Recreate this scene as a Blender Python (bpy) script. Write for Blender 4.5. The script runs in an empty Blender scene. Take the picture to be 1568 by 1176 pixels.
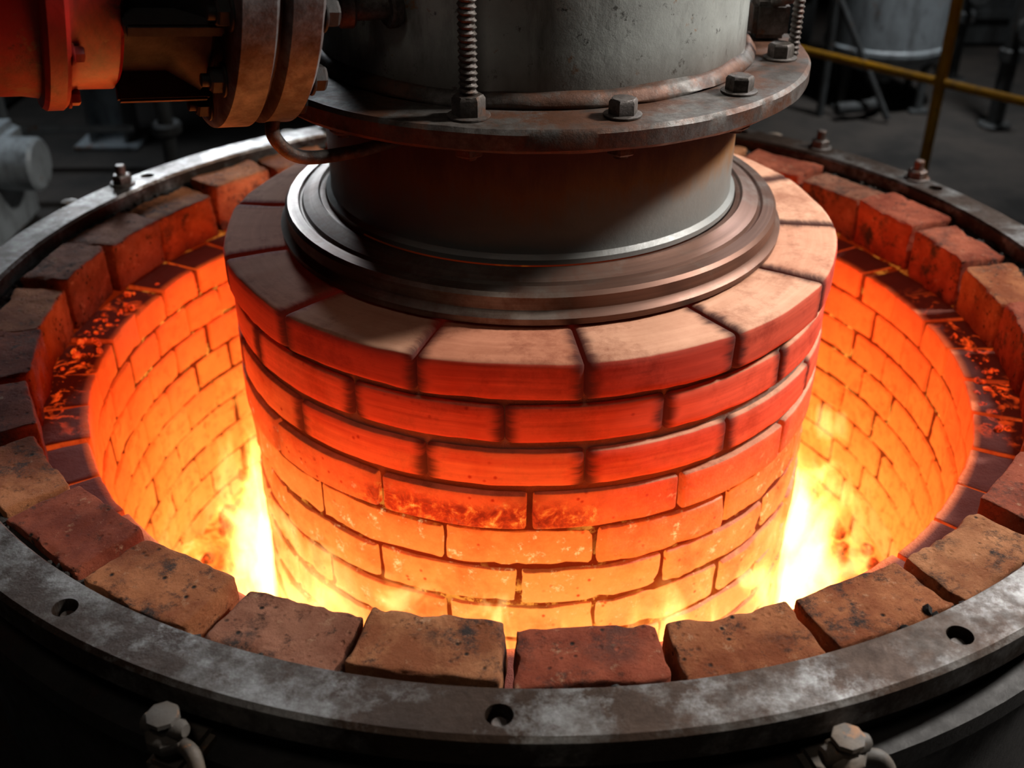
import bpy, bmesh, math, random
from mathutils import Vector, Matrix, noise
random.seed(7)
sc = bpy.context.scene
sc.view_settings.view_transform = 'Standard'
R = math.radians

# ------------------------------------------------------------------ node helpers
class M:
    def __init__(s, name):
        s.m = bpy.data.materials.new(name); s.m.use_nodes = True
        s.nt = s.m.node_tree; s.b = s.nt.nodes['Principled BSDF']
        s.out = s.nt.nodes['Material Output']
        s.tc = s.nt.nodes.new('ShaderNodeTexCoord')
        s.obj = s.tc.outputs['Object']
        sx = s.nt.nodes.new('ShaderNodeSeparateXYZ'); s.l(s.obj, sx.inputs[0])
        s.x, s.y, s.z = sx.outputs
    def l(s, a, b): s.nt.links.new(a, b)
    def n(s, t): return s.nt.nodes.new(t)
    def put(s, inp, v):
        if isinstance(v, (int, float)):
            inp.default_value = v if inp.type == 'VALUE' else (v, v, v, 1)[:len(inp.default_value)]
        elif isinstance(v, (tuple, list)):
            inp.default_value = (tuple(v) + (1,))[:len(inp.default_value)]
        else: s.l(v, inp)
    def math(s, op, a, b=0.0, c=0.0, clamp=False):
        n = s.n('ShaderNodeMath'); n.operation = op; n.use_clamp = clamp
        s.put(n.inputs[0], a); s.put(n.inputs[1], b); s.put(n.inputs[2], c)
        return n.outputs[0]
    def noise(s, scale=5, det=6, rough=.6, vec=None, dist=0.0):
        n = s.n('ShaderNodeTexNoise'); s.l(vec or s.obj, n.inputs['Vector'])
        n.inputs['Scale'].default_value = scale; n.inputs['Detail'].default_value = det
        n.inputs['Roughness'].default_value = rough; n.inputs['Distortion'].default_value = dist
        return n.outputs['Fac']
    def voro(s, scale=20, vec=None, feature='F1'):
        n = s.n('ShaderNodeTexVoronoi'); n.feature = feature; s.l(vec or s.obj, n.inputs['Vector'])
        n.inputs['Scale'].default_value = scale
        return n.outputs['Distance']
    def ramp(s, fac, stops, interp='LINEAR'):
        n = s.n('ShaderNodeValToRGB'); n.color_ramp.interpolation = interp
        e = n.color_ramp.elements
        while len(e) < len(stops): e.new(.5)
        for i, (p, c) in enumerate(stops):
            e[i].position = p
            if isinstance(c, (int, float)): c = (c, c, c)
            e[i].color = tuple(c) + (1,)
        s.l(fac, n.inputs[0]); return n.outputs[0]
    def mix(s, f, a, b, blend='MIX'):
        n = s.n('ShaderNodeMix'); n.data_type = 'RGBA'; n.blend_type = blend
        s.put(n.inputs[0], f); s.put(n.inputs[6], a); s.put(n.inputs[7], b)
        return n.outputs[2]
    def mr(s, v, a, b, c=0.0, d=1.0, smooth=False):
        n = s.n('ShaderNodeMapRange')
        if smooth: n.interpolation_type = 'SMOOTHSTEP'
        s.put(n.inputs[0], v)
        for i, q in enumerate((a, b, c, d)): s.put(n.inputs[i+1], q)
        return n.outputs[0]
    def attr(s, name):
        n = s.n('ShaderNodeAttribute'); n.attribute_name = name; return n.outputs['Fac']
    def comb(s, x, y, z):
        n = s.n('ShaderNodeCombineXYZ'); s.put(n.inputs[0], x); s.put(n.inputs[1], y); s.put(n.inputs[2], z)
        return n.outputs[0]
    def radius(s):
        return s.math('SQRT', s.math('ADD', s.math('MULTIPLY', s.x, s.x), s.math('MULTIPLY', s.y, s.y)))
    def bump(s, h, strength=.5, dist=.01, prev=None):
        n = s.n('ShaderNodeBump'); n.inputs['Strength'].default_value = strength
        n.inputs['Distance'].default_value = dist; s.l(h, n.inputs['Height'])
        if prev is not None: s.l(prev, n.inputs['Normal'])
        s.l(n.outputs[0], s.b.inputs['Normal']); return n.outputs[0]
    def set(s, **k):
        names = dict(col='Base Color', rough='Roughness', metal='Metallic', ecol='Emission Color', estr='Emission Strength', spec='Specular IOR Level')
        for a, v in k.items(): s.put(s.b.inputs[names[a]], v)

# ------------------------------------------------------------------ materials
def mat_cold_brick():
    m = M('weathered_refractory_brick')
    rnd = m.attr('rnd'); n1 = m.noise(9, 8, .65); n2 = m.noise(45, 5, .7); big = m.noise(3.3, 3, .5)
    base = m.ramp(rnd, [(0, (.40, .095, .045)), (.28, (.54, .20, .08)), (.46, (.44, .11, .055)), (.62, (.58, .25, .11)), (.8, (.40, .17, .10)), (.9, (.48, .13, .065))], 'CONSTANT')
    c = m.mix(m.mr(n1, .38, .62), base, m.mix(1, base, (.46, .33, .28), 'MULTIPLY'))
    c = m.mix(m.mr(n2, .6, .72, 0, .6), c, (.62, .37, .22))
    c = m.mix(m.math('MULTIPLY', m.mr(m.noise(13, 9, .8), .51, .61), m.mr(big, .45, .56)), c, (.045, .033, .028))
    c = m.mix(m.mr(m.noise(28, 8, .75), .57, .65, 0, .85), c, (.07, .032, .02))
    pits = m.voro(60); c = m.mix(m.math('MULTIPLY', m.mr(pits, .24, .1), m.mr(m.noise(14, 2), .5, .58)), c, (.02, .014, .01))
    m.set(col=c, rough=.9, spec=.2)
    b = m.bump(n2, .8, .007); b = m.bump(m.noise(12, 10, .8), 1, .02, b)
    m.bump(m.mr(pits, .05, .25), .7, .006, b)
    return m.m

def emis(m, col, s=1.0): m.set(ecol=col, estr=s)

def mat_wall():
    m = M('glowing_wall_brick')
    rnd = m.attr('rnd'); n1 = m.noise(9, 8, .7); n2 = m.noise(45, 6, .75)
    t = m.mr(m.z, -.80, -.13)
    t = m.math('ADD', t, m.math('MULTIPLY', m.math('SUBTRACT', n1, .5), .55))
    t = m.math('ADD', t, m.math('MULTIPLY', m.math('SUBTRACT', rnd, .5), .20), clamp=True)
    e = m.ramp(t, [(0, (1, .50, .10)), (.25, (.95, .31, .040)), (.55, (.80, .150, .015)), (.82, (.52, .062, .007)), (1, (.24, .019, .003))])
    e = m.mix(m.mr(n2, .50, .68), e, m.mix(1, e, (.5, .30, .22), 'MULTIPLY'))
    geo = m.n('ShaderNodeNewGeometry'); sp = m.n('ShaderNodeSeparateXYZ'); m.l(geo.outputs['Normal'], sp.inputs[0])
    up = m.math('MULTIPLY', m.mr(sp.outputs[2], .4, .8), m.math('MULTIPLY', m.mr(m.radius(), .812, .826), m.mr(m.z, -.2, -.16)))
    side = m.mr(m.math('ABSOLUTE', m.math('ADD', m.y, .05)), .34, .12)
    vein = m.noise(22, 7, .7, dist=1.0)
    veinm = m.math('MULTIPLY', m.mr(vein, .53, .60), m.math('MULTIPLY', side, m.mr(m.noise(9, 3), .46, .54)))
    em = m.mix(veinm, (.03, .002, .0008), (.9, .065, .006))
    e = m.mix(up, e, em)
    c = m.mix(up, m.mix(rnd, (.50, .13, .05), (.58, .20, .085)), m.mix(m.noise(20, 6), (.07, .025, .018), (.18, .06, .045)))
    m.set(col=c, rough=.85, spec=.15); emis(m, e, 1.0)
    b = m.bump(n2, .5, .006); m.bump(m.noise(16, 8, .7), .8, .012, b)
    return m.m

def mat_joint(name, cold, zl=-.78, zh=-.1, hot=(1, .25, .03), mid=(.45, .045, .006), end=(.01, .001, 0)):
    m = M(name); n = m.noise(40, 6, .7)
    t = m.mr(m.z, zl, zh)
    e = m.ramp(t, [(0, hot), (.55, mid), (1, end)])
    crk = m.math('MULTIPLY', m.mr(m.noise(30, 5, .7), .53, .60), m.mr(m.noise(6, 3), .48, .58))
    e = m.mix(m.math('MULTIPLY', crk, m.mr(m.z, -.10, -.22)), e, (1.2, .42, .05))
    lo, hi = cold
    t2 = m.mr(m.z, -.12, -.04)
    m.set(col=m.mix(t2, lo, m.mix(n, hi, tuple(x*2 for x in hi))), rough=.95, spec=.05); emis(m, e, .8)
    m.bump(n, .9, .006); return m.m

def mat_drum():
    m = M('spinning_drum_brick')
    rnd = m.attr('rnd'); bu = m.attr('bu'); fast = m.attr('fast')
    r = m.radius()
    streak = m.noise(1, 5, .65, vec=m.comb(m.math('MULTIPLY', m.math('DIVIDE', m.x, r), 1.5), m.math('MULTIPLY', m.math('DIVIDE', m.y, r), 1.5), m.math('MULTIPLY', m.math('ADD', m.z, m.math('MULTIPLY', r, .6)), 95)))
    fine = m.noise(34, 7, .75)
    n1 = m.noise(8, 7, .65)
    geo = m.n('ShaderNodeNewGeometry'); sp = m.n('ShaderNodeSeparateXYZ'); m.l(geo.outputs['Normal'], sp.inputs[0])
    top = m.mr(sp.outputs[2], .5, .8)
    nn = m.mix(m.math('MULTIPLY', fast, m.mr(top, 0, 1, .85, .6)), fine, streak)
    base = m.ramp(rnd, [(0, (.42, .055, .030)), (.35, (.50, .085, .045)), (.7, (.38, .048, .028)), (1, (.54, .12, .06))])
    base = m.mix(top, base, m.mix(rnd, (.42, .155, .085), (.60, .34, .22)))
    base = m.mix(m.mr(nn, .38, .66, 0, .55), base, m.mix(1, base, (.55, .40, .34), 'MULTIPLY'))
    base = m.mix(m.mr(m.noise(7, 8, .75), .50, .64, 0, .7), base, m.mix(1, base, (.40, .26, .22), 'MULTIPLY'))
    endd = m.math('MINIMUM', bu, m.math('SUBTRACT', 1, bu))
    wj = m.math('ADD', endd, m.math('MULTIPLY', m.math('SUBTRACT', streak, .5), .18))
    gap = m.math('MULTIPLY', m.mr(wj, .115, .01, 0, 1, True), fast)
    base = m.mix(m.math('MULTIPLY', gap, .95), base, (.022, .010, .008))
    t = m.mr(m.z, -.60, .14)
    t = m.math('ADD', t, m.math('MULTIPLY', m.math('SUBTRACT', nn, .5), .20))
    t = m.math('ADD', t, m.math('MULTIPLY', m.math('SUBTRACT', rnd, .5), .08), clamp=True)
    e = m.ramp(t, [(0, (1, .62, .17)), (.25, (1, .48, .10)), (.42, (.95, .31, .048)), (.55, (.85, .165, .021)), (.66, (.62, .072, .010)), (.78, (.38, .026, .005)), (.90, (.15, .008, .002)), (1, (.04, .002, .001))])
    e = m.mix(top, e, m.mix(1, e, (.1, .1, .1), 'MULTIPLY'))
    e = m.mix(m.mr(n1, .48, .68), e, m.mix(1, e, (.76, .50, .40), 'MULTIPLY'))
    e = m.mix(m.math('MULTIPLY', m.mr(m.voro(55), .22, .08), m.mr(m.noise(12, 2), .5, .6)), e, m.mix(1, e, (.4, .15, .1), 'MULTIPLY'))
    hotp = m.math('MULTIPLY', m.mr(m.noise(40, 7, .8), .57, .65), m.math('MULTIPLY', m.mr(m.noise(5, 4), .47, .57), m.mr(m.z, -.1, -.2)))
    e = m.mix(m.math('MULTIPLY', hotp, .85), e, (1.1, .72, .25))
    e = m.mix(m.math('MULTIPLY', gap, .9), e, (.03, .002, .001))
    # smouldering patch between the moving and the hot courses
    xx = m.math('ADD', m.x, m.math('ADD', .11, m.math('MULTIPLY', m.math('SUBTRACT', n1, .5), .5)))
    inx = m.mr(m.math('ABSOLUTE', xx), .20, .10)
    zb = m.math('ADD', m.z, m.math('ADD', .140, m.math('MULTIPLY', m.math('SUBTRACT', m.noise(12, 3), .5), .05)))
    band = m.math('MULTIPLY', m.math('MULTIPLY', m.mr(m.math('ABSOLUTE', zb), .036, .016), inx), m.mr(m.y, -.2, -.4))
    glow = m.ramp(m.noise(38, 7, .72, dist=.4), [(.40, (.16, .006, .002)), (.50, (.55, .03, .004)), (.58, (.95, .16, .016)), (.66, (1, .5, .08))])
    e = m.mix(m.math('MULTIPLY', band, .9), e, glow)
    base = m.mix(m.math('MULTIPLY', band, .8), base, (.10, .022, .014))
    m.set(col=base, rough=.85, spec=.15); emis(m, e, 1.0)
    m.bump(m.mix(fast, fine, .5), .7, .009); return m.m

def mat_steel(name, c1=(.20, .19, .185), c2=(.09, .07, .055), rust=(.13, .06, .03), r0=.28, r1=.6, metal=.85, scale=6, streak=False, rustamt=.58):
    m = M(name); n1 = m.noise(scale, 9, .7); n2 = m.noise(scale*6, 7, .75)
    if streak:
        n2 = m.noise(1, 4, .6, vec=m.comb(m.math('MULTIPLY', m.x, 1.5), m.math('MULTIPLY', m.y, 1.5), m.math('MULTIPLY', m.math('ADD', m.z, m.radius()), 110)))
    c = m.mix(m.mr(n1, .42, .58), c1, c2)
    c = m.mix(m.mr(m.noise(scale*.8, 8, .75), rustamt-.06, rustamt+.04), c, rust)
    c = m.mix(m.mr(n2, .4, .75, 0, .75), c, m.mix(1, c, (.35, .33, .32), 'MULTIPLY'))
    m.set(col=c, metal=metal, rough=m.mr(m.math('ADD', m.math('MULTIPLY', n1, .6), m.math('MULTIPLY', n2, .4)), .35, .62, r0, r1))
    m.bump(n2, .35 if not streak else .12, .004); return m.m

def mat_paint(name, col, grime=(.05, .045, .04), rust=(.22, .10, .04), rough=.42, amt=.5, scale=5, metal=0.0, zheat=False):
    m = M(name); n1 = m.noise(scale, 9, .7)
    drip = m.noise(1, 8, .7, vec=m.comb(m.math('MULTIPLY', m.x, 14), m.math('MULTIPLY', m.y, 14), m.math('MULTIPLY', m.z, 3.5)))
    c = m.mix(m.mr(n1, .3, .7), col, tuple(v*.5 for v in col))
    c = m.mix(m.mr(drip, amt-.04, amt+.16, 0, .8), c, grime)
    c = m.mix(m.mr(m.noise(scale*2.6, 7, .75), .60, .66), c, rust)
    c = m.mix(m.mr(m.noise(scale*7, 7, .8), .59, .65, 0, .85), c, grime)
    if zheat:
        c = m.mix(m.mr(m.math('ADD', m.z, m.math('MULTIPLY', drip, .06)), .54, .48, 0, .8), c, (.06, .042, .032))
        c = m.mix(m.mr(m.z, .43, .41), c, m.ramp(m.mr(m.math('ADD', m.z, m.math('MULTIPLY', m.math('SUBTRACT', drip, .5), .12)), .20, .42), [(0, (.17, .17, .16)), (.3, (.20, .185, .165)), (.5, (.26, .12, .045)), (.7, (.13, .05, .035)), (1, (.08, .038, .028))]))
    m.set(col=c, metal=metal, rough=m.mr(n1, .3, .7, rough-.12, rough+.2)); m.bump(m.noise(scale*9, 6, .75), .3, .003)
    return m.m

def mat_rubble():
    m = M('dark_ramming_mass'); n = m.noise(35, 8, .8)
    m.set(col=m.ramp(n, [(.3, (.012, .010, .008)), (.6, (.05, .04, .032)), (.8, (.2, .17, .14))]), rough=.95)
    m.bump(n, 1, .02); return m.m

def mat_bed():
    m = M('molten_ember_bed'); n = m.noise(14, 7, .7, dist=.6)
    e = m.ramp(n, [(.36, (.3, .015, .002)), (.47, (.9, .14, .012)), (.6, (1, .42, .06)), (.75, (1, .75, .25))])
    m.set(col=(.2, .05, .02), rough=.9); emis(m, e, 1.6); m.bump(n, 1, .03); return m.m
def mat_ember(name='smouldering_ember', hi=(1, .15, .013), s=1.1):
    m = M(name); n = m.noise(60, 5, .7)
    e = m.ramp(n, [(.42, (.03, .002, 0)), (.54, (.7, .035, .004)), (.70, hi)])
    m.set(col=(.06, .03, .025), rough=.9); emis(m, e, s); return m.m

def mat_concrete(name, c1, c2):
    m = M(name); n = m.noise(1.3, 9, .7)
    m.set(col=m.mix(m.mr(n, .4, .6), c1, c2), rough=m.mr(n, .3, .7, .5, .9)); m.bump(m.noise(25, 6, .7), .3, .01); return m.m

BR = mat_cold_brick(); WALL = mat_wall(); DRUM = mat_drum()
WJ = mat_joint('wall_joint_mortar', ((.08, .022, .010), (.08, .022, .010)), hot=(.46, .07, .007), mid=(.15, .011, .001), end=(.16, .010, .001))
DJ = mat_joint('drum_joint_mortar', ((.08, .024, .012), (.15, .11, .085)), zl=-.6, zh=.0, hot=(.6, .11, .01), mid=(.17, .014, .002), end=(.0, .0, 0))
RIM = mat_steel('worn_rim_steel', (.24, .228, .215), (.07, .055, .045), (.05, .03, .02), .30, .66, .8, 7, False, .50)
DISC = mat_steel('spun_turntable_steel', (.28, .23, .20), (.16, .115, .09), (.15, .078, .055), .32, .55, .75, 3, True, .5)
FLG = mat_steel('flange_steel', (.14, .13, .12), (.05, .037, .029), (.10, .042, .022), .38, .72, .45, 8, False, .51)
PLT = mat_steel('coupling_plate_steel', (.20, .20, .205), (.055, .05, .05), (.06, .028, .02), .35, .65, .15, 7, False, .56)
BOLT = mat_steel('bolt_steel', (.14, .12, .11), (.05, .04, .032), (.12, .05, .025), .35, .65, .5, 20)
DARK = mat_steel('sooty_steel', (.03, .027, .025), (.013, .011, .010), (.035, .015, .010), .5, .8, .2, 5)
SHAFT = mat_paint('grey_green_shaft_paint', (.42, .43, .40), rust=(.26, .13, .06), rough=.36, zheat=True, amt=.55, metal=.2)
RED = mat_paint('red_arm_paint', (.46, .009, .005), grime=(.06, .005, .004), rough=.38, amt=.48, scale=3)
YEL = mat_paint('yellow_rail_paint', (.85, .40, .015), rough=.4, amt=.6)
TANKM = mat_paint('blue_grey_tank_paint', (.42, .46, .48), rough=.4, amt=.52, scale=2)
MACH = mat_paint('dull_machine_paint', (.09, .095, .095), grime=(.02, .018, .016), rust=(.1, .05, .03), rough=.5, amt=.45, scale=2)
RUB = mat_rubble(); BED = mat_bed(); EMB = mat_ember(); COAL = mat_ember('hot_coal', (1, .4, .06), 1.5)
CONC = mat_concrete('dusty_concrete', (.05, .040, .033), (.013, .011, .009))
WALLM = mat_concrete('sooty_wall_plaster', (.03, .028, .025), (.015, .014, .013))
ROCK = mat_paint('lug_cast_steel', (.17, .125, .09), rough=.65, amt=.42, scale=12, metal=.1)

# ------------------------------------------------------------------ mesh helpers
def obj(name, verts, faces, mat, parent=None, ang=35, attrs=None):
    me = bpy.data.meshes.new(name); me.from_pydata([tuple(v) for v in verts], [], faces)
    me.update()
    bm = bmesh.new(); bm.from_mesh(me); bmesh.ops.recalc_face_normals(bm, faces=bm.faces); bm.to_mesh(me); bm.free()
    me.polygons.foreach_set('use_smooth', [True]*len(me.polygons))
    me.set_sharp_from_angle(angle=R(ang))
    if attrs:
        for k, vals in attrs.items():
            a = me.attributes.new(k, 'FLOAT', 'POINT'); a.data.foreach_set('value', vals)
    me.materials.append(mat)
    o = bpy.data.objects.new(name, me); sc.collection.objects.link(o)
    if parent: o.parent = parent
    return o
def empty(name, loc=(0, 0, 0)):
    e = bpy.data.objects.new(name, None); e.empty_display_size = .1; e.location = loc
    sc.collection.objects.link(e); return e

class MB:
    def __init__(s): s.v = []; s.f = []
    def grid_loops(s, loops, close_u=True, cap=True, closed_v=False):
        b = len(s.v); n = len(loops[0])
        for l in loops: s.v += [Vector(p) for p in l]
        m = len(loops)
        for i in range(m if closed_v else m-1):
            i2 = (i+1) % m
            for j in range(n if close_u else n-1):
                j2 = (j+1) % n
                s.f.append((b+i*n+j, b+i*n+j2, b+i2*n+j2, b+i2*n+j))
        if cap and not closed_v:
            s.f.append(tuple(b+j for j in range(n))[::-1]); s.f.append(tuple(b+(m-1)*n+j for j in range(n)))
    def frame(s, d):
        d = Vector(d).normalized(); u = d.orthogonal().normalized(); w = d.cross(u); return d, u, w
    def prof(s, p, d, pr, seg=24, ph=0.0):
        p = Vector(p); d, u, w = s.frame(d)
        s.grid_loops([[p + d*t + (u*math.cos(ph+2*math.pi*j/seg) + w*math.sin(ph+2*math.pi*j/seg))*r for j in range(seg)] for r, t in pr])
    def cyl(s, a, b, r, r2=None, seg=20, bev=None):
        a = Vector(a); b = Vector(b); L = (b-a).length; r2 = r if r2 is None else r2
        bv = min(r, r2)*.12 if bev is None else bev
        s.prof(a, b-a, [(r-bv, 0), (r, bv), (r2, L-bv), (r2-bv, L)], seg)
    def bolt(s, p, n, r=.022, h=.018, washer=True, shank=0):
        n = Vector(n).normalized(); p = Vector(p); t = 0
        if washer: s.prof(p, n, [(r*1.25, 0), (r*1.3, .001), (r*1.3, .003), (r*1.2, .004)], 24); t = .004
        s.prof(p+n*t, n, [(r, 0), (r, h*.82), (r*.86, h), ], 6, random.random())
        s.prof(p+n*(t+h-.001), n, [(r*.8, 0), (r*.75, .0015)], 24)
        if shank: s.prof(p+n*(t+h), n, [(r*.5, -.001), (r*.5, shank*.9), (r*.4, shank)], 16)
    def box(s, c, size, rot=None, bev=.004):
        bm = bmesh.new(); bmesh.ops.create_cube(bm, size=1)
        bmesh.ops.scale(bm, vec=size, verts=bm.verts)
        bmesh.ops.bevel(bm, geom=bm.edges[:], offset=bev, segments=2, affect='EDGES')
        mt = Matrix.Translation(c) @ (rot.to_4x4() if rot else Matrix())
        b = len(s.v); bm.verts.index_update()
        s.v += [mt @ v.co for v in bm.verts]; s.f += [tuple(b+v.index for v in f.verts) for f in bm.faces]; bm.free()
    def tube(s, pts, r, seg=12, sub=8):
        P = [Vector(p) for p in pts]; Q = []
        E = [2*P[0]-P[1]] + P + [2*P[-1]-P[-2]]
        for i in range(1, len(E)-2):
            for k in range(sub):
                t = k/sub; a, b, c, d = E[i-1:i+3]
                Q.append(.5*((2*b)+(c-a)*t+(2*a-5*b+4*c-d)*t*t+(3*b-a-3*c+d)*t**3))
        Q.append(P[-1]); loops = []; up = None
        for i, q in enumerate(Q):
            d = (Q[min(i+1, len(Q)-1)]-Q[max(i-1, 0)]).normalized()
            u = d.orthogonal().normalized() if up is None else (up - d*up.dot(d)).normalized()
            up = u; w = d.cross(u)
            loops.append([q+(u*math.cos(2*math.pi*j/seg)+w*math.sin(2*math.pi*j/seg))*r for j in range(seg)])
        s.grid_loops(loops)
    def thread(s, p, L, r, pitch, seg=20):
        n = int(L/pitch*4); p = Vector(p); loops = []
        for i in range(n+1):
            z = L*i/n; lp = []
            for j in range(seg):
                a = 2*math.pi*j/seg; f = (z/pitch + j/seg) % 1; rr = r*(1-.28*abs(2*f-1))
                lp.append(p+Vector((rr*math.cos(a), rr*math.sin(a), z)))
            loops.append(lp)
        s.grid_loops(loops)
    def rock(s, p, rad, sd, f=45, amp=.6, sub=2):
        bm = bmesh.new(); bmesh.ops.create_icosphere(bm, subdivisions=sub, radius=rad); b = len(s.v); sd = Vector((sd*3.1, 0, 0)); p = Vector(p)
        for v in bm.verts: v.co *= 1+amp*noise.noise(v.co*f+sd); s.v.append(v.co+p)
        s.f += [tuple(b+v.index for v in fc.verts) for fc in bm.faces]; bm.free()
    def make(s, name, mat, parent=None, ang=35): return obj(name, s.v, s.f, mat, parent, ang)

def lathe(name, pr, mat, parent=None, seg=160, closed=True, wob=0.0, ang=35):
    mb = MB(); loops = []
    for k, (r, z) in enumerate(pr):
        lp = []
        for j in range(seg):
            a = 2*math.pi*j/seg; rr = r; zz = z
            if wob:
                q = Vector((math.cos(a)*r*14, math.sin(a)*r*14, z*14+k)); rr += wob*noise.noise(q); zz += wob*noise.noise(q+Vector((9, 3, 1)))
            lp.append((rr*math.cos(a), rr*math.sin(a), zz))
        loops.append(lp)
    mb.grid_loops(loops, cap=False, closed_v=closed)
    return mb.make(name, mat, parent, ang)

def lines(h, rad, n):
    inner = [-h+rad+(2*(h-rad))*i/n for i in range(n+1)]
    return [-h, -h+rad*.35] + inner + [h-rad*.35, h]

class Bricks:
    def __init__(s): s.v = []; s.f = []; s.rnd = []; s.bu = []; s.fast = []
    def add(s, r0, r1, a0, a1, z0, z1, rad=.005, res=(4, 2, 2), chip=0.0, wob=0.0, flat=True, jit=None, fast=0.0, ff=0.0):
        rm = (r0+r1)/2; am = (a0+a1)/2; H = ((a1-a0)*rm/2, (r1-r0)/2, (z1-z0)/2)
        G = [lines(H[i], rad, res[i]) for i in range(3)]
        n = [len(g) for g in G]; idx = {}; seed = Vector((random.random()*90, random.random()*90, random.random()*90))
        rv = random.random(); rot = Matrix() if jit is None else (Matrix.Translation((random.uniform(-1, 1)*jit[0], random.uniform(-1, 1)*jit[0], random.uniform(-1, 1)*jit[1])) @ Matrix.Rotation(random.uniform(-1, 1)*jit[2], 4, 'Z') @ Matrix.Rotation(random.uniform(-1, 1)*jit[2]*.6, 4, 'X') @ Matrix.Rotation(random.uniform(-1, 1)*jit[2]*.6, 4, 'Y'))
        def vert(i, j, k):
            key = (i, j, k)
            if key in idx: return idx[key]
            p = Vector((G[0][i], G[1][j], G[2][k])); rr = rad
            if chip:
                c = noise.noise(p*22+seed) + .6*noise.noise(p*60+seed)
                rr = rad*(1+chip*max(0, c))
            q = Vector([max(-(H[a]-rr), min(H[a]-rr, p[a])) for a in range(3)]); d = p-q
            if d.length > 1e-9: p = q+d.normalized()*min(rr, d.length)
            if wob: p += Vector((noise.noise(p*13+seed), noise.noise(p*13+seed*2), noise.noise(p*13+seed*3)))*wob + Vector((noise.noise(p*50+seed), noise.noise(p*50+seed*2), noise.noise(p*50+seed*3)))*wob*.5
            bu = p.x/(2*H[0])+.5
            p = rot @ p; rr = rm+p.y
            er = Vector((math.sin(am), -math.cos(am), 0)); et = Vector((math.cos(am), math.sin(am), 0))
            wf = er*rr + et*(p.x*rr/rm)
            a = am + p.x/rm; wa = Vector((math.sin(a), -math.cos(a), 0))*rr
            w = wf if flat else wa.lerp(wf, ff)
            w.z = (z0+z1)/2+p.z
            idx[key] = len(s.v); s.v.append(w); s.rnd.append(rv); s.bu.append(bu); s.fast.append(fast)
            return idx[key]
        for ax in range(3):
            b, c = (ax+1) % 3, (ax+2) % 3
            for side in (0, n[ax]-1):
                for i in range(n[b]-1):
                    for j in range(n[c]-1):
                        q = []
                        for (di, dj) in ((0, 0), (1, 0), (1, 1), (0, 1)):
                            k = [0, 0, 0]; k[ax] = side; k[b] = i+di; k[c] = j+dj; q.append(vert(*k))
                        s.f.append(tuple(q))
    def make(s, name, mat, parent): return obj(name, s.v, s.f, mat, parent, 50, dict(rnd=s.rnd, bu=s.bu, fast=s.fast))

# ------------------------------------------------------------------ FURNACE
furn = empty('round_brick_furnace')
T = 2*math.pi
rim = lathe('steel_rim', [(1.0, -.006), (1.004, 0), (1.068, 0), (1.074, -.005), (1.074, -.04), (1.068, -.046), (1.004, -.046), (1.0, -.04)], RIM, furn, 256)
hc = MB()
for k in range(12):
    a = R(30*k - 1.5); hc.cyl((1.041*math.sin(a), -1.041*math.cos(a), -.022), (1.041*math.sin(a), -1.041*math.cos(a), .03), .0155, seg=28, bev=0.0005)
cut = hc.make('rim_hole_cutter', DARK, furn)
md = rim.modifiers.new('holes', 'BOOLEAN'); md.object = cut; md.operation = 'DIFFERENCE'; md.solver = 'EXACT'
dg = bpy.context.evaluated_depsgraph_get(); dg.update()
newme = bpy.data.meshes.new_from_object(rim.evaluated_get(dg)); rim.modifiers.clear(); rim.data = newme
bpy.data.objects.remove(cut, do_unlink=True)
newme.polygons.foreach_set('use_smooth', [False]*len(newme.polygons))
sb = MB()
for k in range(12):
    a = R(30*k - 1.5); p = Vector((1.041*math.sin(a), -1.041*math.cos(a), -.023)); sb.prof(p, (0, 0, 1), [(.0095, 0), (.0095, .009), (.008, .011)], 20)
sb.make('rim_screws', BOLT, furn)
lathe('furnace_shell', [(1.0, -.046), (1.05, -.046), (1.05, -.09), (1.085, -.095), (1.085, -.125), (1.05, -.13), (1.05, -.6), (1.10, -.61), (1.10, -.8), (.95, -.8), (.95, -.2), (1.0, -.2)], DARK, furn, 160)
lathe('ramming_mass', [(.962, -.2), (.964, -.052), (.972, -.044), (.982, -.036), (1.0, -.034), (1.0, -.2)], RUB, furn, 420, True, .008, 180)
N = 32; tb = Bricks()
for k in range(N):
    a0 = T*k/N - R(1.0) + random.uniform(-.004, .004); gap = random.uniform(.008, .021)/.93
    tb.add(.884+random.uniform(-.008, .006), .985+random.uniform(-.010, .005), a0+gap/2, a0+T/N-gap/2, -.128, -.022+random.uniform(-.008, .007), .005, (24, 14, 10), 3.4, .004, True, (.002, .002, .025))
tb.make('coping_bricks', BR, furn)
wb = Bricks(); Nw = 44; ch = .074; z = -.136
for c in range(9):
    for k in range(Nw):
        a0 = T*(k+(.5 if c % 2 else 0))/Nw + random.uniform(-.008, .008); gp = random.uniform(.005, .010)/.81
        rj = random.uniform(-.0035, .0015)
        wb.add(.811+rj, .90, a0+gp/2, a0+T/Nw-gp/2, z-ch+random.uniform(.006, .010), z+(random.uniform(-.006, .003) if c == 0 else 0), .004, (8, 2, 5), 2.4, .0025, False)
    z -= ch
wb.make('glowing_wall_bricks', WALL, furn)
lathe('wall_mortar', [(.8165, -.80), (.8165, -.146), (.96, -.146), (.96, -.80)], WJ, furn, 200)
mb = MB(); loops = []
for i in range(14):
    r = .50 + .33*i/13; lp = []
    for j in range(200):
        a = T*j/200; q = Vector((r*math.cos(a), r*math.sin(a), 0))
        lp.append((q.x, q.y, -.765+.035*noise.noise(q*11)+.02*noise.noise(q*30)))
    loops.append(lp)
mb.grid_loops(loops, cap=False); mb.make('ember_bed', BED, furn, 180)
cm = MB()
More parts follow.
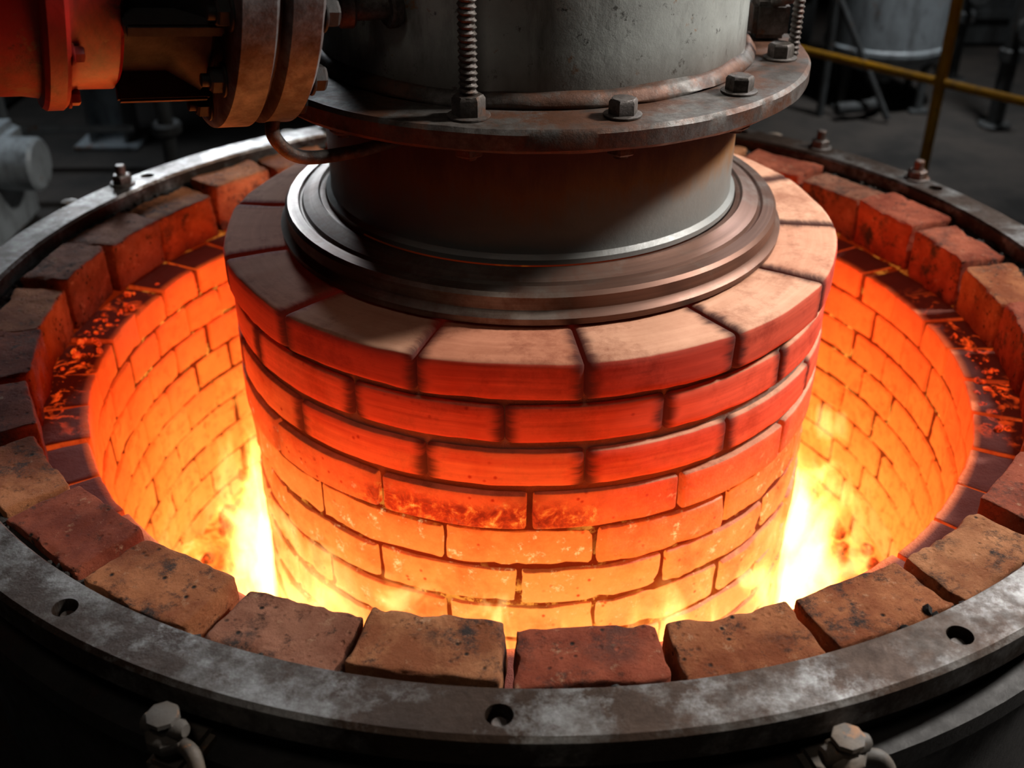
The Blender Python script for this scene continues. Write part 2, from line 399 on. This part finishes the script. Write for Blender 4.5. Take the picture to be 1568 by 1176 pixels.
for k in range(200):
    a = random.random()*T; r = random.uniform(.62, .80); s = random.uniform(.012, .034)
    cm.rock((r*math.cos(a), r*math.sin(a), -.765+random.uniform(0, .07)*(1 if r > .7 else .5)), s, k)
cm.make('hot_coals', COAL, furn, 30)
em_ = MB()
for (az, w, nn_) in ((-92, 9, 45), (83, 8, 40), (140, 4, 10)):
    for k in range(nn_):
        a = R(random.gauss(az, w*.6)); r = random.uniform(.825, .878)
        em_.rock((r*math.sin(a), -r*math.cos(a), -.137), random.uniform(.003, .008), random.random()*99, 120, .8, 1)
em_.make('ledge_embers', EMB, furn, 30)
# flames volume
fm = bpy.data.materials.new('flame_gas'); fm.use_nodes = True
V = M.__new__(M); V.m = fm; V.nt = fm.node_tree; V.nt.nodes.clear()
V.out = V.n('ShaderNodeOutputMaterial'); V.tc = V.n('ShaderNodeTexCoord'); V.obj = V.tc.outputs['Object']
sx = V.n('ShaderNodeSeparateXYZ'); V.l(V.obj, sx.inputs[0]); V.x, V.y, V.z = sx.outputs
vec = V.comb(V.math('MULTIPLY', V.x, 8), V.math('MULTIPLY', V.y, 8), V.math('MULTIPLY', V.z, 3.2))
nz = V.noise(1.3, 3, .6, vec=vec, dist=1.1)
zf = V.mr(V.z, -.78, -.28, 0, 1); rf = V.mr(V.radius(), .55, .71, 0, 1)
thr = V.math('ADD', V.math('MULTIPLY', zf, .28), V.math('MULTIPLY', rf, .25))
dens = V.mr(V.math('SUBTRACT', nz, thr), .22, .39, 0, 1, True)
em = V.n('ShaderNodeEmission'); V.l(V.ramp(dens, [(0, (1, .14, .01)), (.4, (1, .38, .05)), (1, (1, .68, .22))]), em.inputs[0]); V.l(V.math('MULTIPLY', dens, 15), em.inputs[1])
V.l(em.outputs[0], V.out.inputs['Volume'])
lathe('flames', [(.545, -.75), (.545, -.28), (.72, -.28), (.72, -.75)], fm, furn, 64)

lg = MB()
for az in (-20.5, 17.8, 52, -55, 100, 145, 168, -145, -112, -168):
    a = R(az); e = Vector((math.sin(a), -math.cos(a), 0)); t = Vector((math.cos(a), math.sin(a), 0)); zz = Vector((0, 0, 1))
    p = e*1.105
    lg.box(e*1.09+zz*-.1, (.05, .075, .05), Matrix.Rotation(a, 3, 'Z'), .008)
    lg.prof(p-zz*.11, zz, [(.013, 0), (.013, .055), (.022, .056), (.024, .06), (.024, .072), (.02, .077), (.015, .079), (.015, .09), (.019, .093), (.018, .098), (.012, .10)], 8)
    lg.prof(p-zz*.035-t*.028, t+zz*.15, [(.008, 0), (.011, .003), (.011, .05), (.007, .056)], 14)
    lg.tube([p+t*.015-zz*.05, p+t*.04-zz*.05+e*.01, p+t*.05-zz*.085+e*.02, p+t*.03-zz*.12], .009)
lg.make('swing_bolt_lugs', ROCK, furn)
st = MB()
for az in (155, 122, -150, -118, 137):
    a = R(az); p = Vector((1.05*math.sin(a), -1.05*math.cos(a), 0)); st.bolt(p, (0, 0, 1), .022, .018, True, .022)
st.make('rim_studs', BOLT, furn)
cr = MB()
for k in range(620):
    a = random.random()*T; r = random.gauss(.988, .007); s = random.uniform(.002, .008)
    cr.rock((r*math.cos(a), r*math.sin(a), -.033), s, k, 150, .6, 1)
cr.make('mortar_crumbs', RUB, furn, 20)

# ------------------------------------------------------------------ DRUM
drum = empty('rotating_brick_drum')
db = Bricks(); Nd = 14; ph = .0765; z = .136
offs = [.33, .86, .36, .02, .45, .95, .47, .98, .5, 0, .5, 0]
for c in range(12):
    fast = (1, 1, .95, .3)[c] if c < 4 else 0.0
    ro = .5376 + (.003 if c == 0 else 0) - (.006 if c > 3 else 0) - (.002 if c == 1 else 0)
    for k in range(Nd):
        a0 = T*(k+offs[c])/Nd; gp = .001 if c < 3 else random.uniform(.006, .011)/.53
        jr = 0 if c < 3 else random.uniform(-.002, .004)
        hh = .013 if c < 3 else random.uniform(.008, .0115)
        db.add(.40, ro+jr, a0+gp/2, a0+T/Nd-gp/2, z-ph+hh, z, .0085 if c < 3 else .0055, (18, 2, 6), 2.6 if c > 3 else .5, .0035 if c > 3 else .0015, False, None, fast, .2 if c == 0 else .0)
    z -= ph
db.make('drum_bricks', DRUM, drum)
lathe('drum_mortar_core', [(.3, .122), (.526, .122), (.529, -.09), (.5255, -.1), (.5255, -.79), (.3, -.79)], DJ, drum, 160)
lathe('turntable_disc', [(.36, .14), (.434, .138), (.440, .142), (.441, .152), (.434, .157), (.431, .162), (.431, .182), (.426, .188), (.408, .190), (.405, .186), (.402, .186), (.399, .192), (.372, .203), (.369, .199), (.362, .199), (.36, .1985)], DISC, drum, 200, ang=25)

# ------------------------------------------------------------------ SHAFT
shaft = empty('drive_shaft_housing')
lathe('neck_and_shaft', [(.30, .20), (.358, .20), (.358, .208), (.350, .214), (.349, .225), (.350, .405), (.35, .44), (.364, .4405), (.358, .448), (.350, .456), (.349, .47), (.349, 2.9), (.37, 2.9), (.37, 3.0), (.349, 3.0), (.349, 5.2), (.30, 5.2)], SHAFT, shaft, 160, ang=40)
lathe('weld_bead', [(.346, .436), (.366, .437), (.366, .443), (.356, .455), (.346, .46)], FLG, shaft, 400, True, .006, 180)
lathe('bolted_flange', [(.34, .403), (.446, .403), (.454, .409), (.454, .431), (.449, .437), (.34, .437)], FLG, shaft, 300, True, .0012)
bl = MB()
for k in range(12):
    az = 18+30*k
    a = R(az); p = Vector((.405*math.sin(a), -.405*math.cos(a), .437))
    bl.bolt(p-Vector((0, 0, .034)), (0, 0, -1), .021, .015, True, .006)
    if (az % 360) in (288, 318): continue
    if (az % 360) != 348: bl.bolt(p, (0, 0, 1), .0205, .020)
bl.make('flange_bolts', BOLT, shaft)
rod = MB(); a = R(-12); p = Vector((.402*math.sin(a), -.402*math.cos(a), .437))
rod.bolt(p, (0, 0, 1), .023, .026); rod.thread(p+Vector((0, 0, .02)), 1.0, .0135, .0085); rod.bolt(p+Vector((0, 0, 1.0)), (0, 0, 1), .025, .025)
a = R(81); p = Vector((.425*math.sin(a), -.425*math.cos(a), .437)); rod.thread(p, .4, .010, .008)
rod.make('threaded_rods', BOLT, shaft)
hk = MB()
hk.tube([(.40, .03, .50), (.46, -.01, .53), (.50, .02, .56), (.53, .0, .63), (.52, 0, .75)], .010)
hk.box((.40, .06, .47), (.06, .07, .06), None, .008)
hk.bolt((.40, .06, .50), (0, 0, 1), .018, .02)
hk.make('side_bracket', BOLT, shaft)

# ------------------------------------------------------------------ ARM
arm = empty('red_hydraulic_arm')
U = Vector((-.88, -.46, .10)).normalized(); P0 = Vector((-.372, -.385, .648))
def AP(t, mb, pr, seg=64): mb.prof(P0+U*t, U, pr, seg)
da = MB()
AP(-.09, da, [(.10, 0), (.10, .08)])
AP(.06, da, [(.16, 0), (.175, .012), (.15, .05), (.15, .11)])
d_, u_, w_ = da.frame(U)
for k in range(12):
    a = T*k/12; q = P0+(u_*math.cos(a)+w_*math.sin(a))*.188
    da.bolt(q+U*.055, U, .016, .014, True, .010); da.bolt(q-U*.050, -U, .017, .016)
for k in range(8):
    a = T*(k+.5)/8; q = P0+(u_*math.cos(a)+w_*math.sin(a))*.155+U*.115
    rot = Matrix((U, (u_*math.cos(a)+w_*math.sin(a)), U.cross(u_*math.cos(a)+w_*math.sin(a)))).transposed()
    da.box(q, (.11, .06, .016), rot, .003)
da.make('dark_coupling', DARK, arm)
fp = MB()
AP(-.050, fp, [(.205, 0), (.214, .006), (.214, .041), (.206, .046)], 96)
AP(.005, fp, [(.209, 0), (.218, .006), (.218, .045), (.210, .050)], 96)
AP(-.006, fp, [(.19, 0), (.19, .012)], 64)
fp.make('coupling_flanges', PLT, arm)
rd = MB()
AP(.165, rd, [(.12, 0), (.160, .001), (.166, .006), (.166, .05), (.172, .06), (.186, .061), (.190, .066), (.190, .084), (.186, .089), (.175, .091), (.172, .11), (.172, 1.9), (.12, 1.9)], 72)
for k in range(10):
    a = T*(k+.3)/10; rd.bolt(P0+U*.226+(u_*math.cos(a)+w_*math.sin(a))*.176, -U, .010, .010)
rd.make('red_cylinder', RED, arm)
sp = MB(); q = P0+U*1.9
sp.box((q.x, q.y, (q.z-.8)/2-.1), (.2, .2, q.z+.8-.2), None, .01); sp.box((q.x, q.y, -.785), (.4, .4, .03), None, .006); sp.box((q.x, q.y, q.z-.15), (.3, .3, .08), None, .01)
sp.make('support_post', DARK, arm)
tr = MB()
tr.cyl((-.34, -.36, .565), (-.19, -.30, .56), .016); tr.cyl((-.262, -.325, .563), (-.24, -.318, .562), .026); tr.cyl((-.20, -.305, .56), (-.185, -.295, .56), .028)
tr.bolt((-.25, -.325, .588), (0, 0, 1), .012, .012)
tr.tube([(-.33, -.44, .47), (-.338, -.452, .43), (-.31, -.43, .392), (-.25, -.37, .378), (-.19, -.305, .375)], .0095)
tr.tube([(-.22, -.29, .56), (-.2, -.31, .62), (-.22, -.33, .7), (-.2, -.3, .85)], .011)
tr.make('tie_rod_and_hose', BOLT, arm)

# ------------------------------------------------------------------ BACKGROUND
def plane(name, co, mat):
    me = bpy.data.meshes.new(name); me.from_pydata(co, [], [(0, 1, 2, 3)]); me.materials.append(mat)
    o = bpy.data.objects.new(name, me); sc.collection.objects.link(o); return o
X0, X1, Y0, Y1, ZF, ZC = -7, 7, -5, 9, -.8, 5.2
plane('floor', [(X0, Y0, ZF), (X1, Y0, ZF), (X1, Y1, ZF), (X0, Y1, ZF)], CONC)
plane('ceiling', [(X0, Y0, ZC), (X0, Y1, ZC), (X1, Y1, ZC), (X1, Y0, ZC)], WALLM)
plane('wall_back', [(X0, Y1, ZF), (X1, Y1, ZF), (X1, Y1, ZC), (X0, Y1, ZC)], WALLM)
plane('wall_front', [(X0, Y0, ZF), (X0, Y0, ZC), (X1, Y0, ZC), (X1, Y0, ZF)], WALLM)
plane('wall_left', [(X0, Y0, ZF), (X0, Y1, ZF), (X0, Y1, ZC), (X0, Y0, ZC)], WALLM)
plane('wall_right', [(X1, Y0, ZF), (X1, Y0, ZC), (X1, Y1, ZC), (X1, Y1, ZF)], WALLM)

ra = MB(); A = Vector((.84, 2.78, 0)); D = Vector((.57, -.64, 0)).normalized()
for t in (0, .95, 1.9, 2.85):
    p = A+D*t; ra.cyl((p.x, p.y, ZF), (p.x, p.y, .33), .020); ra.cyl((p.x, p.y, ZF), (p.x, p.y, ZF+.015), .05)
for zz in (-.2, .32): p = A+D*-.05; q = A+D*2.95; ra.cyl((p.x, p.y, zz), (q.x, q.y, zz), .016)
ra.make('yellow_guard_railing', YEL)
tk = empty('storage_tank'); t = MB(); tx, ty = 1.83, 3.9
t.prof((tx, ty, -.60), (0, 0, 1), [(.06, -.1), (.07, -.06), (.22, 0), (.29, .05), (.30, .09), (.31, .09), (.31, .11), (.30, .12), (.30, 1.6), (.28, 1.66), (.1, 1.72)], 48)
t.make('tank_body', TANKM, tk)
t = MB()
for k in range(4):
    a = T*(k+.4)/4; t.cyl((tx+.27*math.cos(a), ty+.27*math.sin(a), ZF), (tx+.27*math.cos(a), ty+.27*math.sin(a), -.45), .022); t.box((tx+.27*math.cos(a), ty+.27*math.sin(a), ZF+.008), (.1, .1, .016))
t.tube([(tx, ty, -.68), (tx-.02, ty-.1, -.74), (tx-.1, ty-.3, -.74), (tx-.3, ty-.38, -.74)], .03)
t.cyl((tx-.05, ty-.42, -.78), (tx-.36, ty-.30, -.2), .016); t.cyl((tx-.36, ty-.30, ZF), (tx-.36, ty-.30, .5), .02)
t.make('tank_legs_and_pipe', MACH, tk)
pm = MB(); c = Vector((2.78, 3.5, -.32))
pm.prof(c, (-1, -.25, 0), [(.10, -.5), (.22, -.48), (.24, -.45), (.24, .0), (.27, .01), (.27, .05), (.16, .08), (.14, .2), (.05, .22), (.05, .3)], 40)
for k in range(5): pm.prof(c+Vector((1, .25, 0)).normalized()*(.08+.08*k), (1, .25, 0), [(.24, 0), (.255, .002), (.255, .018), (.24, .02)], 40)
pm.box(c+Vector((.2, .05, -.36)), (.6, .4, .24))
pm.make('pump_motor', TANKM)
for i, (xx, yy) in enumerate(((1.12, 3.65), (1.3, 4.25), (2.35, 4.25), (2.3, 3.45), (.92, 4.3))):
    pv = MB(); pv.cyl((xx, yy, ZF), (xx, yy, 1.2), .028+.012*(i % 2)); pv.cyl((xx, yy, ZF), (xx, yy, ZF+.02), .08); pv.cyl((xx, yy, -.48), (xx, yy, -.42), .055)
    pv.cyl((xx, yy, -.3), (xx, yy-.15, -.3), .02); pv.prof((xx, yy-.15, -.3), (0, -1, 0), [(.06, 0), (.07, .008), (.06, .016)], 24)
    pv.make('valve_standpipe', MACH)
cb = MB(); cb.box((1.35, 5.3, -.4), (.8, .5, .8), None, .02); cb.box((1.35, 5.04, -.4), (.34, .02, .6)); cb.box((1.0, 5.04, -.4), (.3, .02, .6)); cb.cyl((1.7, 5.02, -.4), (1.7, 4.98, -.4), .03)
cb.make('control_cabinet', MACH)
cb = MB(); cb.box((2.9, 5.3, -.2), (1.2, .6, 1.2), None, .03)
for k in range(5): cb.box((2.9, 4.99, -.6+.18*k), (1.0, .03, .05))
cb.make('heat_exchanger', MACH)
col = MB(); cx, cy = -1.98, 3.15
col.box((cx-.08, cy, 2.2), (.014, .2, 6.0)); col.box((cx+.08, cy, 2.2), (.014, .2, 6.0)); col.box((cx, cy, ZF+.01), (.3, .3, .02))
col.box((cx, cy, 2.2), (.16, .02, 6.0))
col.make('steel_column', TANKM)
lr = MB()
for xx in (-3.4, -2.75, -2.3): lr.cyl((xx, 2.75, ZF), (xx, 2.75, .5), .022)
for zz in (-.62, -.42, -.1): lr.cyl((-3.5, 2.72, zz), (-1.75, 2.78, zz), .016)
lr.cyl((-2.75, 2.75, -.75), (-2.3, 2.75, -.1), .014)
lr.make('grey_pipe_rack', TANKM)
gb = MB(); gb.box((-2.35, 2.0, -.6), (.75, .5, .4), None, .03); gb.box((-2.35, 2.0, -.385), (.6, .4, .05), None, .01)
gb.cyl((-2.0, 2.0, -.5), (-1.82, 2.0, -.5), .1); gb.cyl((-2.5, 1.95, -.37), (-2.5, 1.95, -.1), .05); gb.prof((-2.5, 1.95, -.1), (0, 0, 1), [(.09, 0), (.1, .01), (.1, .03), (.09, .04)], 24)
for k in range(6): gb.bolt((-2.6+.1*k, 1.84, -.36), (0, 0, 1), .014, .012)
gb.make('gearbox_unit', TANKM)
gc = MB()
gc.cyl((-1.45, 2.35, -.8), (-1.45, 2.35, -.35), .03); gc.prof((-1.45, 2.35, -.5), (0, 0, 1), [(.05, 0), (.06, .01), (.06, .04), (.05, .05)], 24); gc.tube([(-1.45, 2.35, -.4), (-1.5, 2.36, -.3), (-1.8, 2.4, -.28), (-2.3, 2.4, -.28), (-3.2, 2.4, -.28)], .03)
gc.make('steam_pipe', MACH)
cb = MB(); cb.box((-3.2, 3.6, -.3), (1.0, .6, 1.0), None, .03); cb.box((-3.2, 3.28, -.3), (.7, .04, .7), None, .01)
cb.make('control_cabinet', MACH)
cb = MB(); cb.prof((-1.1, 4.1, ZF), (0, 0, 1), [(.3, 0), (.3, .05), (.28, .06), (.28, .6), (.3, .61), (.3, .66), (.2, .7), (.08, .75), (.08, 1.4)], 36)
cb.make('filter_vessel', MACH)

# ------------------------------------------------------------------ LIGHTS
def area(name, loc, tgt, size, power, col, spread=180):
    l = bpy.data.lights.new(name, 'AREA'); l.energy = power; l.color = col; l.size = size; l.spread = R(spread)
    o = bpy.data.objects.new(name, l); o.location = loc
    o.rotation_euler = (Vector(tgt)-Vector(loc)).to_track_quat('-Z', 'Y').to_euler(); sc.collection.objects.link(o); return o
area('bay_lamp', (3.0, .1, 2.6), (.3, -.25, .1), .45, 37, (1, .96, .91), 65)
area('bay_lamp.001', (2.2, 2.0, 2.7), (.65, -.75, 0), .5, 11, (.88, .94, 1), 55)
area('bay_lamp.002', (-2.1, 5.0, 1.55), (-1.05, .75, -.05), .8, 5, (.85, .93, 1), 24)
area('tank_rail_fill', (2.3, 2.6, 4.0), (1.95, 3.4, -.1), .4, 14, (.92, .96, 1), 50)  # added fill light, aimed to brighten the tank and yellow railing
area('bay_lamp.004', (-2.2, 3.0, 4.6), (-2.4, 2.3, -.4), .4, 7, (.8, .9, 1), 45)
area('bay_lamp.005', (-.3, -2.9, 4.4), (0, -1.0, 0), .8, .9, (1, .88, .76), 40)
for k in range(8):
    a = T*(k+.5)/8; l = bpy.data.lights.new('fire_glow', 'POINT'); l.energy = 1.3; l.color = (1, .10, .016); l.shadow_soft_size = .06
    o = bpy.data.objects.new('fire_glow_light', l); o.location = (.68*math.cos(a), .68*math.sin(a), -.20); sc.collection.objects.link(o); o.parent = furn

w = bpy.data.worlds.new('world'); sc.world = w; w.use_nodes = True
w.node_tree.nodes['Background'].inputs[0].default_value = (.5, .55, .6, 1); w.node_tree.nodes['Background'].inputs[1].default_value = .006

# ------------------------------------------------------------------ CAMERA
cd = bpy.data.cameras.new('camera'); cam = bpy.data.objects.new('camera', cd); sc.collection.objects.link(cam)
cam.location = (0, -1.828, .886); cam.rotation_euler = (R(90-31.3), 0, R(1.0))
cd.lens = 37.9; cd.sensor_width = 36; cd.clip_start = .02
cd.dof.use_dof = True; cd.dof.focus_distance = 1.45; cd.dof.aperture_fstop = 3.6
sc.camera = cam
print('faces', sum(len(o.data.polygons) for o in bpy.data.objects if o.type == 'MESH'))
